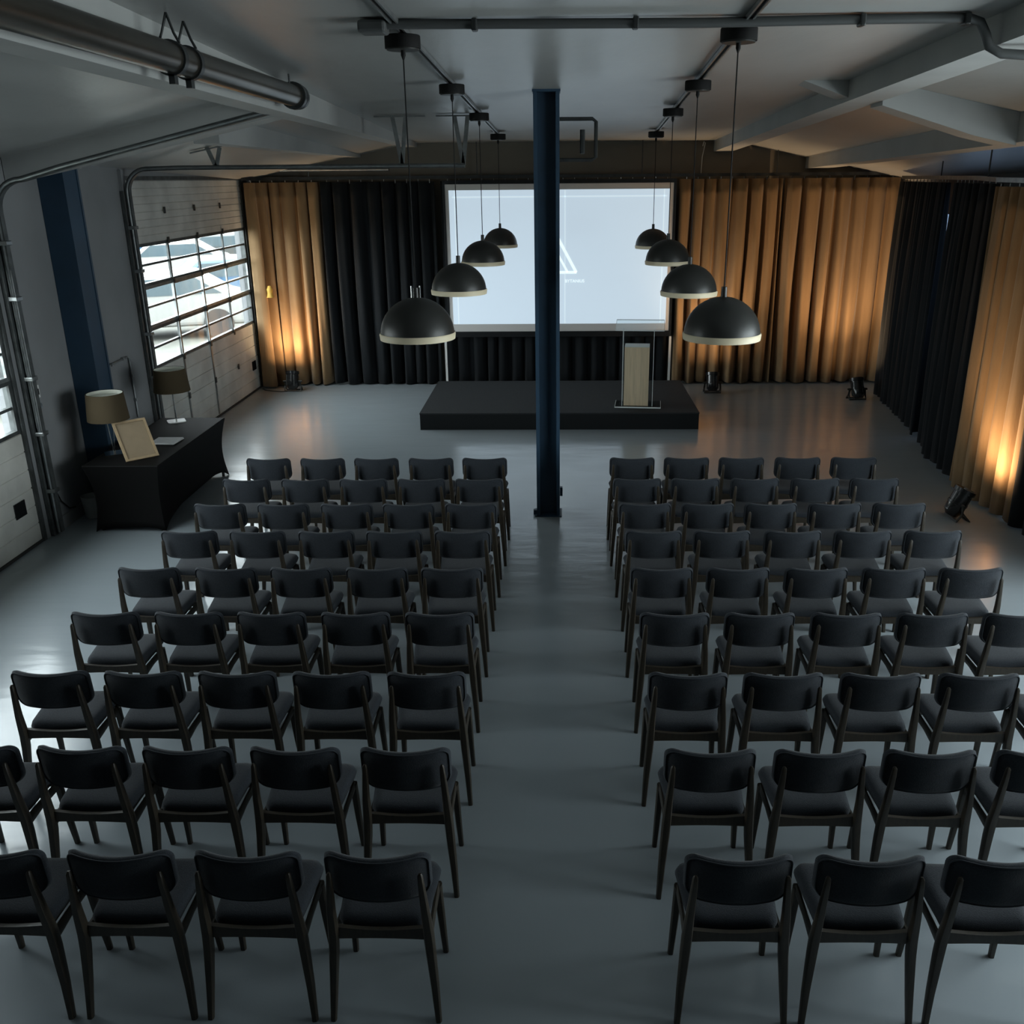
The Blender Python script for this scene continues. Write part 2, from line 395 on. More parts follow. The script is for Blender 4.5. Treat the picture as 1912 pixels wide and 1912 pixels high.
# ------------------------------------------------------------------ beams, pipe, columns
def beam_y(name, x0, x1, ya, yb, dep, label, zf=None):
    o = thing(name, label, 'ceiling beam', ((x0 + x1) / 2, ya, 0))
    cxm = (x0 + x1) / 2
    def f(bm):
        R = []
        for y in (ya, yb):
            zb = zf(y) if zf else cz(cxm, y) - dep
            R.append([bm.verts.new((x - cxm, y - ya, z)) for x, z in ((x0, zb), (x1, zb), (x1, cz(x1, y) + .02), (x0, cz(x0, y) + .02))])
        for i in range(4): bm.faces.new((R[0][i], R[0][(i + 1) % 4], R[1][(i + 1) % 4], R[1][i]))
        bm.faces.new(R[0]); bm.faces.new(R[1][::-1])
    bm = bmesh.new(); f(bm)
    for c in list(C.objects):
        pass
    bpy.data.objects.remove(o)
    o = fin(name, bm, 'beam', loc=(cxm, ya, 0)); return tag(o, label, 'ceiling beam')
beam_y('ceiling_beam', 3.0, 3.36, -1.9, YB, .2, 'long grey ceiling beam running to the back wall just right of the pendants')
beam_y('ceiling_beam', 4.8, 5.25, -1.9, YB, .33, 'deep grey ceiling beam above the right hand curtains', zf=lambda y: 4.18 + .0205 * (19.3 - y))
beam_y('ceiling_beam', -3.06, -2.78, -1.9, YB, 0, 'long grey ceiling beam beside the big metal pipe', zf=lambda y: min(4.78, cz(-2.92, y) - .07))
beam_y('ceiling_beam', -4.2, -3.9, 11.4, YB, 0, 'short grey ceiling beam above the far garage door track', zf=lambda y: 4.45)
# the portal frame across the room: sloping arms either side of the middle
def arm(name, pts, ya, yb, label):
    poly = [(x, z) for x, z in pts] + [(x, cz(x, ya) + .03) for x, z in reversed(pts)]
    o = part(name, 'beam', None, Pr(poly, ya, yb, axis='y')); return tag(o, label, 'ceiling beam')
arm('cross_beam', [(2.5, 4.985), (2.999, 4.81)], 10.6, 11.0, 'pointed grey haunch of the cross beam left of the long beam')
arm('cross_beam', [(3.361, 4.73), (4.35, 4.43), (4.799, 4.33)], 10.6, 11.0, 'sloping grey cross beam between the two long beams on the right')
arm('cross_beam', [(5.251, 4.22), (6.0, 4.02), (6.88, 3.85)], 10.6, 11.0, 'sloping grey cross beam end above the right hand curtains')
arm('cross_beam', [(-6.16, 4.06), (-4.6, 4.38), (-3.061, 4.70)], 10.85, 11.25, 'sloping dark cross beam running from big pipe to the blue wall column')

def h_section(bm, w, d, tf, tw, z0, z1):
    box(bm, -w / 2, -w / 2 + tf, -d / 2, d / 2, z0, z1); box(bm, w / 2 - tf, w / 2, -d / 2, d / 2, z0, z1); box(bm, -w / 2 + tf, w / 2 - tf, -tw / 2, tw / 2, z0, z1)
col = thing('support_column', 'dark navy steel column standing in the aisle between the chair blocks', 'column', (-.143, 11.22, 0))
part('steel_section', 'navy', col, lambda bm: h_section(bm, .29, .27, .042, .03, .012, cz(-.14, 11.22)))
part('base_plate', 'navy', col, B(-.17, .17, -.15, .15, 0, .012))
part('head_plate', 'navy', col, B(-.155, .155, -.15, .15, cz(0, 11.3) - .018, cz(0, 11.1)))
part('bolt_cleat', 'navy', col, B(.146, .18, -.06, .0, .25, .36), B(-.19, -.146, -.06, .0, .0, .06))
part('conduit_loop', 'darksteel', col, T([(.146, -.05, 4.66), (.51, -.05, 4.66), (.55, -.05, 4.63), (.55, -.05, 4.26), (.51, -.05, 4.235), (.146, -.05, 4.235)], .022, n=8), T([(.40, -.05, 4.55), (.40, -.05, 4.3)], .03, n=8), smooth=True)
wc = thing('wall_column', 'dark blue steel column against the left wall behind the table', 'column', (XL + .16, 11.72, 0))
part('steel_section', 'navy', wc, lambda bm: (box(bm, -.155, .15, -.19, .19, 0.001, 4.2), box(bm, .151, .158, -.19, -.15, .001, 4.2), box(bm, .151, .158, .15, .19, .001, 4.2)))
part('cap_plate', 'beam', wc, B(-.155, .2, -.22, .22, 4.2, 4.24))

pp = thing('ceiling_pipe', 'thick worn metal pipe slung under the ceiling at upper left', 'pipe', (-2.58, 2.0, 4.82))
part('tube', 'pipe', pp, T([(0, -3.5, 0), (0, 2, 0), (0, 5, 0), (0, 7.85, 0)], .098, n=28), smooth=True)
part('end_flange', 'darksteel', pp, T([(0, 7.78, 0), (0, 7.86, 0)], .125, n=28), T([(0, 7.92, 0), (0, 7.98, 0)], .115, n=28), T([(0, 7.86, 0), (0, 7.92, 0)], .1, n=28), smooth=True)
for y in (4.78, 5.08):
    part('pipe_clamp', 'darksteel', pp, T([(0, y - .03, 0), (0, y + .03, 0)], .112, n=28), B(-.02, .02, y - .03, y + .03, -.16, -.1), smooth=True)
    part('hanging_strap', 'darksteel', pp, T([(-.07, y, .09), (-.04, y, .15), (0, y + .01, cz(0, y + 2) - 4.82)], .009, n=6), T([(.07, y, .09), (.04, y, .15), (0, y + .01, cz(0, y + 2) - 4.82)], .009, n=6))
part('hanging_strap', 'darksteel', pp, T([(0, 7.7, .09), (0, 7.7, cz(0, 9.7) - 4.82)], .009, n=6))

cd = thing('conduit_pipe', 'thin grey conduit crossing the ceiling above the nearest pendants', 'pipe', (-1.2, 7.1, 5.0))
cp = [(0, 0, .05), (.6, 0, .045), (1.4, 0, .04), (2.2, 0, .035), (3.2, 0, .045), (3.97, 0, .045), (4.05, 0, .02), (4.10, 0, -.06), (4.13, 0, -.13), (4.22, 0, -.175), (4.6, 0, -.20), (4.75, 0, -.20)]
part('tube', 'conduit', cd, T(cp, .032, n=10), smooth=True)
for x in (.62, 1.72, 3.25, 3.95): part('saddle_clip', 'darksteel', cd, B(x - .02, x + .02, -.05, .05, .0, .077, bevel=.01))
part('junction_box', 'conduit', cd, B(-.17, 0.02, -.10, .10, -.01, .07, bevel=.02))
part('end_bracket', 'darksteel', cd, B(4.72, 4.8, -.05, .05, -.26, -.13, bevel=.01), T([(4.76, 0, -.2), (4.9, 0, -.10)], .02, n=6))

# ------------------------------------------------------------------ lighting tracks and dome pendants
def ltrack(xa, ya, xb, yb, label):
    t = thing('lighting_track', label, 'lighting track', (xa, ya, cz(xa, ya)))
    dz = cz(xb, yb) - cz(xa, ya)
    for off in (-.022, .022):
        part('rail', 'steel', t, T([(off, 0, -.02), (xb - xa + off, yb - ya, dz - .02)], (.007, .016), n=4, sq=1))
    part('channel', 'canopy', t, T([(0, 0, -.013), (xb - xa, yb - ya, dz - .013)], (.014, .011), n=4, sq=1))
ltrack(-1.17, 2.2, -1.04, 16.9, 'narrow silver lighting track above the left row of pendants')
ltrack(1.13, 2.2, 1.62, 16.8, 'narrow silver lighting track above the right row of pendants')
def dome_profile(R, h, t):
    out = []
    for i in range(13): a = PI / 2 * i / 12; out.append((R * math.sin(a), h * math.cos(a)))
    inn = [((R - t) * math.sin(PI / 2 * i / 12), (h - t) * math.cos(PI / 2 * i / 12)) for i in range(12, -1, -1)]
    return out + inn
pend = None
PL = [(-1.14, 7.5, 2.88), (-1.09, 10.3, 2.91), (-1.055, 13.25, 2.96), (-1.03, 16.8, 2.95)]
PR_ = [(1.27, 7.35, 2.89), (1.385, 10.2, 2.89), (1.45, 12.9, 2.98), (1.60, 16.6, 2.93)]
ordn = ['nearest the camera', 'second from the camera', 'third from the camera', 'farthest from the camera']
def pendant(x, y, z, label, pins=False):
    t = thing('pendant_lamp', label, 'pendant lamp', (x, y, z), 0, 'black dome pendants in two rows')
    part('dome_shade', 'blackmetal', t, Lt(dome_profile(.295, .285, .008), n=56), smooth=True)
    part('rim', 'cream', t, Lt([(.299, .012), (.305, 0), (.300, -.040), (.285, -.042), (.284, .0), (.299, .012)], n=56), smooth=True)
    part('diffuser', 'innerwhite', t, Lt([(0, -.02), (.284, -.02), (.284, -.03), (0, -.03)], n=48), smooth=True)
    part('stem', 'blackmetal', t, Lt([(0, .36), (.022, .36), (.024, .28), (0, .28)], n=16), smooth=True)
    if pins:
        for k in (-1, 1): part('stem_pin', 'chrome', t, T([(k * .034, 0, .26), (k * .034, 0, .375)], .005, n=6))
    zc = cz(x, y) - z
    part('cable', 'canopy', t, T([(0, 0, .35), (0, 0, zc - .12)], .0055, n=6))
    cn = part('ceiling_rose', 'canopy', t, Lt([(0, zc - .038), (.125, zc - .038), (.13, zc - .045), (.13, zc - .125), (0, zc - .125)], n=32), smooth=True)
    part('rose_plate', 'blackmetal', cn, Lt([(0, zc - .125), (.118, zc - .126), (.118, zc - .136), (0, zc - .136)], n=32), smooth=True)
    part('cable_grip', 'canopy', cn, Lt([(0, zc - .13), (.016, zc - .135), (.018, zc - .17), (.006, zc - .2), (0, zc - .2)], n=12), smooth=True)
for i, p in enumerate(PL): pendant(*p, f'black dome pendant lamp in left row, {ordn[i]}', i == 0)
for i, p in enumerate(PR_): pendant(*p, f'black dome pendant lamp in right row, {ordn[i]}')

# ------------------------------------------------------------------ curtains
def curtain_mesh(bm, path, z0, z1, wave, amp, seed=0, nz=14, side=1):
    rnd = random.Random(seed)
    # arc length sampling
    seg = [math.dist(a, b) for a, b in zip(path, path[1:])]; L = sum(seg)
    ns = int(L / (wave / 18)); ph = 0; cols = []
    phase = rnd.random() * 6; phs = []
    a_loc = amp; w_loc = wave; nextc = 0
    for i in range(ns + 1):
        s = L * i / ns
        if s >= nextc:
            w_loc = wave * rnd.uniform(.7, 1.35); a_t = amp * rnd.uniform(.55, 1.4); nextc = s + w_loc
        a_loc += (a_t - a_loc) * .12
        phase += 2 * PI * (L / ns) / w_loc
        phs.append((s, phase, a_loc))
    def at(s):
        for k, l in enumerate(seg):
            if s <= l or k == len(seg) - 1:
                a, b = path[k], path[k + 1]; u = min(1, s / l); t = ((b[0] - a[0]) / l, (b[1] - a[1]) / l)
                return (a[0] + (b[0] - a[0]) * u, a[1] + (b[1] - a[1]) * u), t
            s -= l
    dr = [rnd.uniform(-1, 1) for _ in range(6)]
    grid = []
    for j in range(nz + 1):
        v = j / nz; z = z0 + (z1 - z0) * v; row = []
        for s, p, a in phs:
            (x, y), t = at(s)
            drift = .45 * math.sin(v * 2.1 + dr[0] + s * .9) + .25 * math.sin(v * 4.3 + s * 1.7 + dr[1])
            fold = math.sin(p + drift)
            fold = math.copysign(abs(fold) ** .6, fold) + .16 * math.sin(2.3 * p + dr[2] + 2 * v)
            amp_v = a * (1.0 - .45 * v ** 3) * (1 + .15 * math.sin(s * 2.1 + dr[3]))
            off = fold * amp_v
            zz = z + (.012 * math.sin(p * .5 + dr[4]) if j == 0 else 0)
            row.append(bm.verts.new((x - t[1] * off * side + t[0] * .03 * math.cos(p), y + t[0] * off * side + t[1] * .03 * math.cos(p), zz)))
        grid.append(row)
    for j in range(nz):
        for i in range(len(phs) - 1):
            bm.faces.new((grid[j][i], grid[j][i + 1], grid[j + 1][i + 1], grid[j + 1][i]))
def curtain(m, path, z0, z1, wave, amp, seed, label, group=None, name='stage_curtain'):
    o = thing(name, label, 'curtain', (path[0][0], path[0][1], 0), 0, group)
    lp = [(x - path[0][0], y - path[0][1]) for x, y in path]
    bm = bmesh.new(); curtain_mesh(bm, lp, z0, z1, wave, amp, seed)
    c = fin('drape', bm, m, o, True, angle=180)
    md = c.modifiers.new('cloth_thickness', 'SOLIDIFY'); md.thickness = .012; md.offset = 0
    # gathered heading tape and hooks along the top
    L = sum(math.dist(a, b) for a, b in zip(lp, lp[1:])); n = max(3, int(L / .22)); hk = []
    def at(s):
        for a, b in zip(lp, lp[1:]):
            l = math.dist(a, b)
            if s <= l + 1e-6: return (a[0] + (b[0] - a[0]) * s / l, a[1] + (b[1] - a[1]) * s / l)
            s -= l
        return lp[-1]
    for i in range(n):
        x, y = at(L * (i + .5) / n)
        part('hook', 'chrome', o, T([(x, y, z1 - .03), (x, y, z1 + .04)], .008, n=5))
    return o
ZC = 4.0
YC = 19.2
curtain('tan', [(-6.0, 18.75), (-5.82, YC - .06), (-4.72, YC)], .03, ZC, .26, .12, 3, 'tan curtain in the left corner beside the far garage door')
curtain('black', [(-4.66, YC), (-2.42, YC)], .03, ZC, .26, .10, 5, 'black pleated curtain left of the projection screen')
curtain('black', [(-2.30, YC + .06), (2.22, YC + .06)], .03, ZC, .27, .07, 9, 'black pleated curtain behind and under the projection screen')
curtain('tan', [(2.36, YC), (4.35, YC)], .03, ZC, .27, .145, 12, 'tan curtain just right of the projection screen')
curtain('tan', [(4.38, YC), (6.55, YC)], .03, ZC, .29, .14, 14, 'tan curtain in the right corner behind the right floor light')
curtain('black', [(6.25, 18.1), (6.0, 15.7), (5.865, 14.92)], .03, 3.93, .26, .10, 21, 'black curtain on the right side nearest the back corner')
curtain('black', [(5.815, 14.58), (5.62, 13.4), (5.55, 12.55)], .03, 3.93, .24, .10, 22, 'black curtain on the right side next to the tan one')
curtain('tan', [(5.5, 12.5), (5.5, 11.35), (5.52, 10.75)], .03, 3.9, .30, .09, 23, 'brightly lit tan curtain on the right side of the room')
curtain('black', [(5.54, 10.7), (5.6, 9.6), (5.7, 8.6)], .03, 3.9, .30, .09, 24, 'black curtain at the right edge of the photo')
def rail(name, pts, label, ends, m='darksteel'):
    t = thing(name, label, 'curtain rail', pts[0])
    q = [tuple(Vector(p) - Vector(pts[0])) for p in pts]
    part('rail', m, t, T(q, (.018, .028), n=4, sq=1))
    for (x, y, z), zt in ends:
        part('bracket', 'darksteel', t, T([(x - pts[0][0], y - pts[0][1], z - pts[0][2]), (x - pts[0][0], y - pts[0][1], zt - pts[0][2])], .010, n=6))
rail('curtain_rail', [(-6.05, 18.7, 4.075), (-5.85, 19.2, 4.075), (-5.6, YC, 4.075), (6.6, YC, 4.075)], 'long curtain rail across the back wall above the screen', [((x, YC, 4.08), cz(x, YC) - .0) for x in (-4.9, -1.6, 1.6, 4.2)])
rail('curtain_rail', [(6.25, 18.1, 4.0), (6.0, 15.7, 4.0), (5.85, 14.85, 4.0), (5.62, 13.4, 4.0), (5.5, 12.5, 3.98), (5.5, 11.35, 3.97), (5.54, 10.7, 3.97), (5.7, 8.6, 3.97)],
     'curtain rail over the black and tan curtains on the right', [((5.98, 15.6, 4.0), cz(5.98, 15.6)), ((5.55, 12.9, 4.0), cz(5.55, 12.9)), ((5.6, 9.6, 3.98), cz(5.6, 9.6))], 'steel')
tb = thing('curtain_tieback', 'yellow rope tieback knotted on the tan corner curtain', 'tieback', (-5.78, 18.98, 1.98))
part('rope', 'yellow', tb, T([(-.28, -.05, .08), (-.12, -.1, .02), (0, -.13, 0)], .012, n=8), smooth=True)
part('tassel', 'yellow', tb, Lt([(0, .09), (.03, .08), (.06, .02), (.05, -.06), (.075, -.14), (0, -.15)], n=14, c=(0, -.15, 0)), smooth=True)

# ------------------------------------------------------------------ projection screen
YS = 19.02
sc_ = thing('projection_screen', 'large lit projection screen with black border behind the stage', 'screen', (0, YS, 0))
ZB_, ZT_ = 1.11, 3.94
part('fabric', 'screen', sc_, B(-2.22, 2.21, 0, .03, ZB_, ZT_))
part('border', 'plastic', sc_, B(-2.27, 2.26, -.01, .06, ZT_ + .001, ZT_ + .07), B(-2.30, 2.26, -.01, .06, ZB_ - .11, ZB_ - .001), B(-2.27, -2.221, -.01, .06, ZB_, ZT_), B(2.211, 2.26, -.01, .06, ZB_, ZT_))
sl = part('projected_image', 'slide', sc_, B(-2.15, 2.14, -.004, -.001, 1.26, 3.83))
sl['label'] = 'pale blue glowing slide'
part('slide_outline', 'slideline', sl, B(-2.09, 2.08, -.008, -.0045, 3.69, 3.715), B(-2.05, -2.03, -.008, -.0045, 1.27, 3.82), B(2.02, 2.04, -.008, -.0045, 1.27, 3.82), B(.10, .12, -.008, -.0045, 1.27, 3.82))
CX = -.03
def stroke(a, b, w_):
    def f(bm):
        d = Vector((b[0] - a[0], b[1] - a[1])).normalized(); n = Vector((-d.y, d.x)) * w_ / 2
        prism(bm, [(a[0] + n.x, a[1] + n.y), (a[0] - n.x, a[1] - n.y), (b[0] - n.x, b[1] - n.y), (b[0] + n.x, b[1] + n.y)], -.012, -.009, axis='y')
    return f
part('triangle_logo', 'logo', sl, stroke((CX, 2.93), (CX + .365, 2.27), .055), stroke((CX, 2.93), (CX - .365, 2.27), .055), stroke((CX - .37, 2.272), (CX + .37, 2.272), .05),
     stroke((CX, 2.62), (CX + .19, 2.28), .04), stroke((CX, 2.62), (CX - .19, 2.28), .04))
cu = bpy.data.curves.new('slide_text', 'FONT'); cu.body = 'BYTANIUS'; cu.size = .085; cu.extrude = .001; cu.align_x = 'RIGHT'
to = bpy.data.objects.new('slide_text_source', cu); C.objects.link(to)
me = bpy.data.meshes.new_from_object(to.evaluated_get(bpy.context.evaluated_depsgraph_get())); bpy.data.objects.remove(to); me.name = 'slide_text'
me.materials.clear(); me.materials.append(M['logo'])
te = bpy.data.objects.new('slide_text', me); C.objects.link(te); te.parent = sl; te.location = (.50, -.010, 2.075); te.rotation_euler = (PI / 2, 0, 0); te['label'] = 'small white lettering'
for x in (-2.33, 2.25): part('support_leg', 'white', sc_, B(x - .022, x + .022, .0, .03, .06 + 0, ZB_ - .115), B(x - .04, x + .04, -.1, .12, 0, .06))

# ------------------------------------------------------------------ stage and lectern
st = thing('stage', 'low black carpeted stage in front of the projection screen', 'stage', (0, 15.4, 0))
part('deck', 'stage', st, B(-2.385, 2.365, 0, 2.65, .27, .293))
part('skirt', 'stagefront', st, B(-2.38, 2.36, .005, 2.645, .0, .27))
lec = thing('lectern', 'clear acrylic lectern with light wood front standing on the stage', 'lectern', (1.34, 15.78, .293), -.10)
part('base_plate', 'acryl', lec, B(-.38, .40, -.05, .46, 0, .02))
part('base_edge', 'acryledge', lec, B(-.385, .405, -.056, -.05, 0, .02), B(.40, .406, -.05, .46, 0, .02), B(-.386, -.38, -.05, .46, 0, .02))
for nm, a in (('side_panel', (-.27, -.262, .03, .38)), ('side_panel', (.252, .26, .03, .38))):
    p_ = part(nm, 'acryl', lec, B(*a, .02, 1.33)); part('panel_edge', 'acryledge', p_, B(a[0], a[1], a[2] - .006, a[2], .02, 1.33), B(a[0], a[1], a[3], a[3] + .006, .02, 1.33))
pf = part('front_panel', 'acryl', lec, B(-.25, .24, .03, .037, .02, 1.31))
bx = part('wooden_cabinet', 'oak', lec, B(-.235, .185, .05, .36, .02, 1.03))
part('cabinet_top', 'white', bx, B(-.235, .185, .05, .36, 1.03, 1.045))
def ptop(bm, x0, x1, y0, y1, t0, t1):
    R = Matrix.Translation((0, 0, 1.325)) @ Matrix.Rotation(.22, 4, 'X')
    box(bm, x0, x1, y0, y1, t0, t1, mtx=R)
rt = part('reading_shelf', 'acryl', lec, lambda bm: ptop(bm, -.39, .42, -.03, .47, .0, .012))
part('shelf_edge', 'acryledge', rt, lambda bm: (ptop(bm, -.39, .42, -.036, -.03, 0, .012), ptop(bm, -.39, .42, .47, .476, 0, .012), ptop(bm, .42, .426, -.03, .47, 0, .012), ptop(bm, -.396, -.39, -.03, .47, 0, .012)))

# ------------------------------------------------------------------ floor uplights
def uplight(x, y, aim, tilt, label, watts, col=(1, .66, .37), size=1.65):
    """aim: compass angle of the beam in plan; tilt: lean from vertical towards it"""
    t = thing('floor_uplight', label, 'floor light', (x, y, 0), aim - PI / 2, 'black floor uplights washing the curtains')
    Rm = Matrix.Translation((0, 0, .20)) @ Matrix.Rotation(-tilt, 4, 'X')
    b = part('lamp_can', 'plastic', t, Lt([(0, -.17), (.07, -.17), (.10, -.13), (.115, -.11), (.118, -.02), (.125, -.015), (.125, .015), (.118, .02), (.118, .14), (.135, .145), (.135, .20), (.125, .20), (.105, .14), (0, .14)], n=32, mtx=Rm), smooth=True)
    part('lens', 'lens', b, Lt([(0, .142), (.10, .142), (.10, .146), (0, .146)], n=24, mtx=Rm))
    for k in range(4):
        a = PI / 2 * k + .5
        part('cooling_fin', 'blackmetal', b, lambda bm, a=a: box(bm, .118 * math.cos(a) - .01, .118 * math.cos(a) + .01, .118 * math.sin(a) - .01, .118 * math.sin(a) + .01, -.1, .12, mtx=Rm))
    part('yoke', 'blackmetal', t, T([(-.145, 0, .22), (-.16, 0, .1), (-.16, -.06, .01), (.16, -.06, .01), (.16, 0, .1), (.145, 0, .22)], (.016, .008), n=4, sq=1), T([(-.155, 0, .12), (-.16, .10, .01), (.16, .10, .01), (.155, 0, .12)], (.014, .008), n=4, sq=1))
    part('tilt_knob', 'blackmetal', t, T([(-.12, 0, .2), (-.19, 0, .2)], .02, n=10), T([(.12, 0, .2), (.19, 0, .2)], .02, n=10))
    d = bpy.data.lights.new('uplight_beam', 'SPOT'); d.energy = watts; d.color = col; d.spot_size = size; d.spot_blend = 1.0; d.shadow_soft_size = .08
    d2_ = bpy.data.lights.new('uplight_spill', 'SPOT'); d2_.energy = watts * .30; d2_.color = col; d2_.shadow_soft_size = .07; d2_.spot_size = 2.75; d2_.spot_blend = 1.0
    l2 = bpy.data.objects.new('uplight_spill', d2_); C.objects.link(l2); l2.parent = t; l2.matrix_local = Rm @ Matrix.Translation((0, 0, .23)) @ Matrix.Rotation(PI, 4, 'X')
    lo = bpy.data.objects.new('uplight_beam', d); C.objects.link(lo); lo.parent = t
    lo.matrix_local = Rm @ Matrix.Translation((0, 0, .22)) @ Matrix.Rotation(PI, 4, 'X')
    return t
UP = 130
uplight(-5.42, 18.55, PI / 2, .30, 'black floor uplight in left corner by tan curtain', UP)
uplight(3.03, 18.25, PI / 2, .32, 'black floor uplight just right of the stage', UP)
uplight(5.69, 17.62, PI / 2 + .1, .50, 'black floor uplight near the right back corner', UP * 1.5)
uplight(4.95, 11.02, 0.05, .42, 'black floor uplight tilted at the right tan curtain', UP * .75, size=2.0)
cb = thing('power_cable', 'thin black power cable by the left corner floor light', 'cable', (-5.6, 18.5, 0))
part('cord', 'plastic', cb, T([(.12, 0, .008), (-.05, -.05, .008), (-.25, .02, .008), (-.42, .1, .008), (-.5, .25, .008)], .008, n=6))

# ------------------------------------------------------------------ reception table, lamps, frame
TZ = .85
tx0, tx1, ty0, ty1 = -5.72, -4.80, 10.53, 12.90
tb_ = thing('covered_table', 'long table under tight black stretch cloth by left wall', 'table', ((tx0 + tx1) / 2, (ty0 + ty1) / 2, 0))
hw, hd = (tx1 - tx0) / 2, (ty1 - ty0) / 2
def cloth(bm):
    N = 18; per = []
    cor = [(-hw, -hd), (hw, -hd), (hw, hd), (-hw, hd)]
    for k in range(4):
        a, b = cor[k], cor[(k + 1) % 4]
        for i in range(N): per.append((a[0] + (b[0] - a[0]) * i / N, a[1] + (b[1] - a[1]) * i / N, i / N, k))
    rings = []
    nz = 12
    for j in range(nz + 1):
        v = j / nz; ring = []
        for x, y, u, k in per:
            edge = 4 * u * (1 - u)                       # 0 at corners, 1 mid-side
            arch = (.17 if k in (1, 3) else .06) * min(1, edge * 1.35) ** .6
            zb = arch; z = TZ * (1 - v) + zb * v
            w_ = math.sin(PI * v)
            pinch = 1 - (.05 + .055 * edge) * w_ - .10 * v * (1 if edge < .01 else .9)
            px = x * (1 - .16 * w_ * .6 - .06 * v) if True else x
            py = y * (1 - .05 * w_ - .02 * v)
            if edge < .35: px = px * (1 - .02 * w_)
            ring.append(bm.verts.new((px, py, z - (0.012 if j == 0 else 0) + (0 if j else .0))))
        rings.append(ring)
    n = len(per)
    for A, Bq in zip(rings, rings[1:]):
        for i in range(n): bm.faces.new((A[i], A[(i + 1) % n], Bq[(i + 1) % n], Bq[i]))
    top = [bm.verts.new((x * .985, y * .994, TZ)) for x, y, u, k in per]
    for i in range(n): bm.faces.new((rings[0][i], rings[0][(i + 1) % n], top[(i + 1) % n], top[i]))
    bm.faces.new(top)
co = part('stretch_cloth', 'cloth', tb_, cloth, smooth=True, angle=35)
md = co.modifiers.new('cloth_thickness', 'SOLIDIFY'); md.thickness = .006; md.offset = -1
for sx in (-1, 1):
    for sy in (-1, 1):
        part('leg', 'darksteel', tb_, T([(sx * (hw - .09), sy * (hd - .09), 0), (sx * (hw - .09), sy * (hd - .09), TZ - .02)], .02, n=8))
part('tabletop', 'plastic', tb_, B(-hw + .04, hw - .04, -hd + .04, hd - .04, TZ - .04, TZ - .012))

def table_lamp(x, y, label, zb, zt, rb, rt_, base):
    t = thing('table_lamp', label, 'table lamp', (x, y, TZ), .5, 'brown shaded table lamps')
    s = part('lamp_shade', 'shade', t, Lt([(rb, zb), (rt_, zt), (rt_ - .006, zt), (rb - .006, zb), (rb, zb)], n=40), smooth=True)
    part('shade_lining', 'shadein', s, Lt([(rb - .008, zb + .004), (rt_ - .008, zt - .003), (rt_ - .011, zt - .003), (rb - .011, zb + .004), (rb - .008, zb + .004)], n=40), smooth=True)
    part('shade_diffuser', 'shadein', s, Lt([(0, zt - .05), (rt_ - .012, zt - .05), (rt_ - .012, zt - .055), (0, zt - .055)], n=40))
    if base == 'diamond':
        part('stem', 'chrome', t, T([(0, 0, .015), (-.03, 0, zb + .06)], .008, n=8), T([(.012, 0, .015), (.05, .0, zb + .06)], .006, n=8), smooth=True)
        part('base', 'chrome', t, Pr([(-.11, -.11), (.11, -.11), (.11, .11), (-.11, .11)], 0, .014))
        part('socket', 'chrome', t, Lt([(0, zb - .03), (.028, zb - .03), (.028, zb + .05), (0, zb + .05)], n=14, c=(-.03, 0, 0)), smooth=True)
    else:
        part('stem', 'chrome', t, T([(0, 0, .015), (0, 0, zb + .08)], .010, n=10), smooth=True)
        part('base', 'white', t, Pr(rrect(.12, .105, (.03,) * 4), 0, .014))
table_lamp(-5.56, 11.06, 'brown drum table lamp at the near end beside the leaning frame', .44, .77, .245, .215, 'diamond')
table_lamp(-5.41, 12.68, 'brown drum table lamp at the far end of the covered table', .44, .75, .245, .21, 'round')
# leaning frame
fr = thing('picture_frame', 'blank brown board in wooden frame leaning beside the near lamp', 'picture frame', (-5.10, 10.82, TZ + .003))
F = Matrix(((.72, -.40, .56, 0), (.69, .42, -.59, 0), (0, .815, .58, 0), (0, 0, 0, 1)))
def forth():
    ux = Vector((.71, .70, 0)).normalized(); nrm = Vector((.55, -.56, .55)).normalized(); uy = nrm.cross(ux).normalized(); nrm = ux.cross(uy)
    return Matrix(((ux.x, uy.x, nrm.x, 0), (ux.y, uy.y, nrm.y, 0), (ux.z, uy.z, nrm.z, 0), (0, 0, 0, 1)))
F = forth()
FW, FH = .20, .52
part('board', 'kraft', fr, B(-FW + .02, FW - .02, .02, FH - .02, 0.0, .006, mtx=F))
part('frame_moulding', 'kraftframe', fr, B(-FW, FW, 0, .028, -.002, .018, mtx=F), B(-FW, FW, FH - .028, FH, -.002, .018, mtx=F), B(-FW, -FW + .028, .028, FH - .028, -.002, .018, mtx=F), B(FW - .028, FW, .028, FH - .028, -.002, .018, mtx=F))
pt = F @ Vector((0, FH * .82, -.004)); pf2 = Vector((pt.x - .04, pt.y + .04, 0))
part('easel_strut', 'kraftframe', fr, T([tuple(pt), (pf2.x, pf2.y, .005)], (.018, .005), n=4, sq=1))
ls = thing('leaflet_stack', 'small stack of white leaflets lying on the black tablecloth', 'leaflets', (-5.12, 11.62, TZ + .002), -.08)
for k in range(3):
    bm = bmesh.new(); box(bm, -.17, .16, -.15, .15, k * .006, k * .006 + .005, mtx=Matrix.Rotation(.04 * k, 4, 'Z')); fin('leaflet', bm, 'paper', ls)
bin_ = thing('waste_bin', 'small dark bin on the floor left of the covered table', 'bin', (-5.98, 11.12, 0))
part('bucket', 'beam', bin_, Lt([(0, 0), (.10, 0), (.13, .28), (.122, .28), (.094, .01), (0, .01)], n=24), smooth=True)

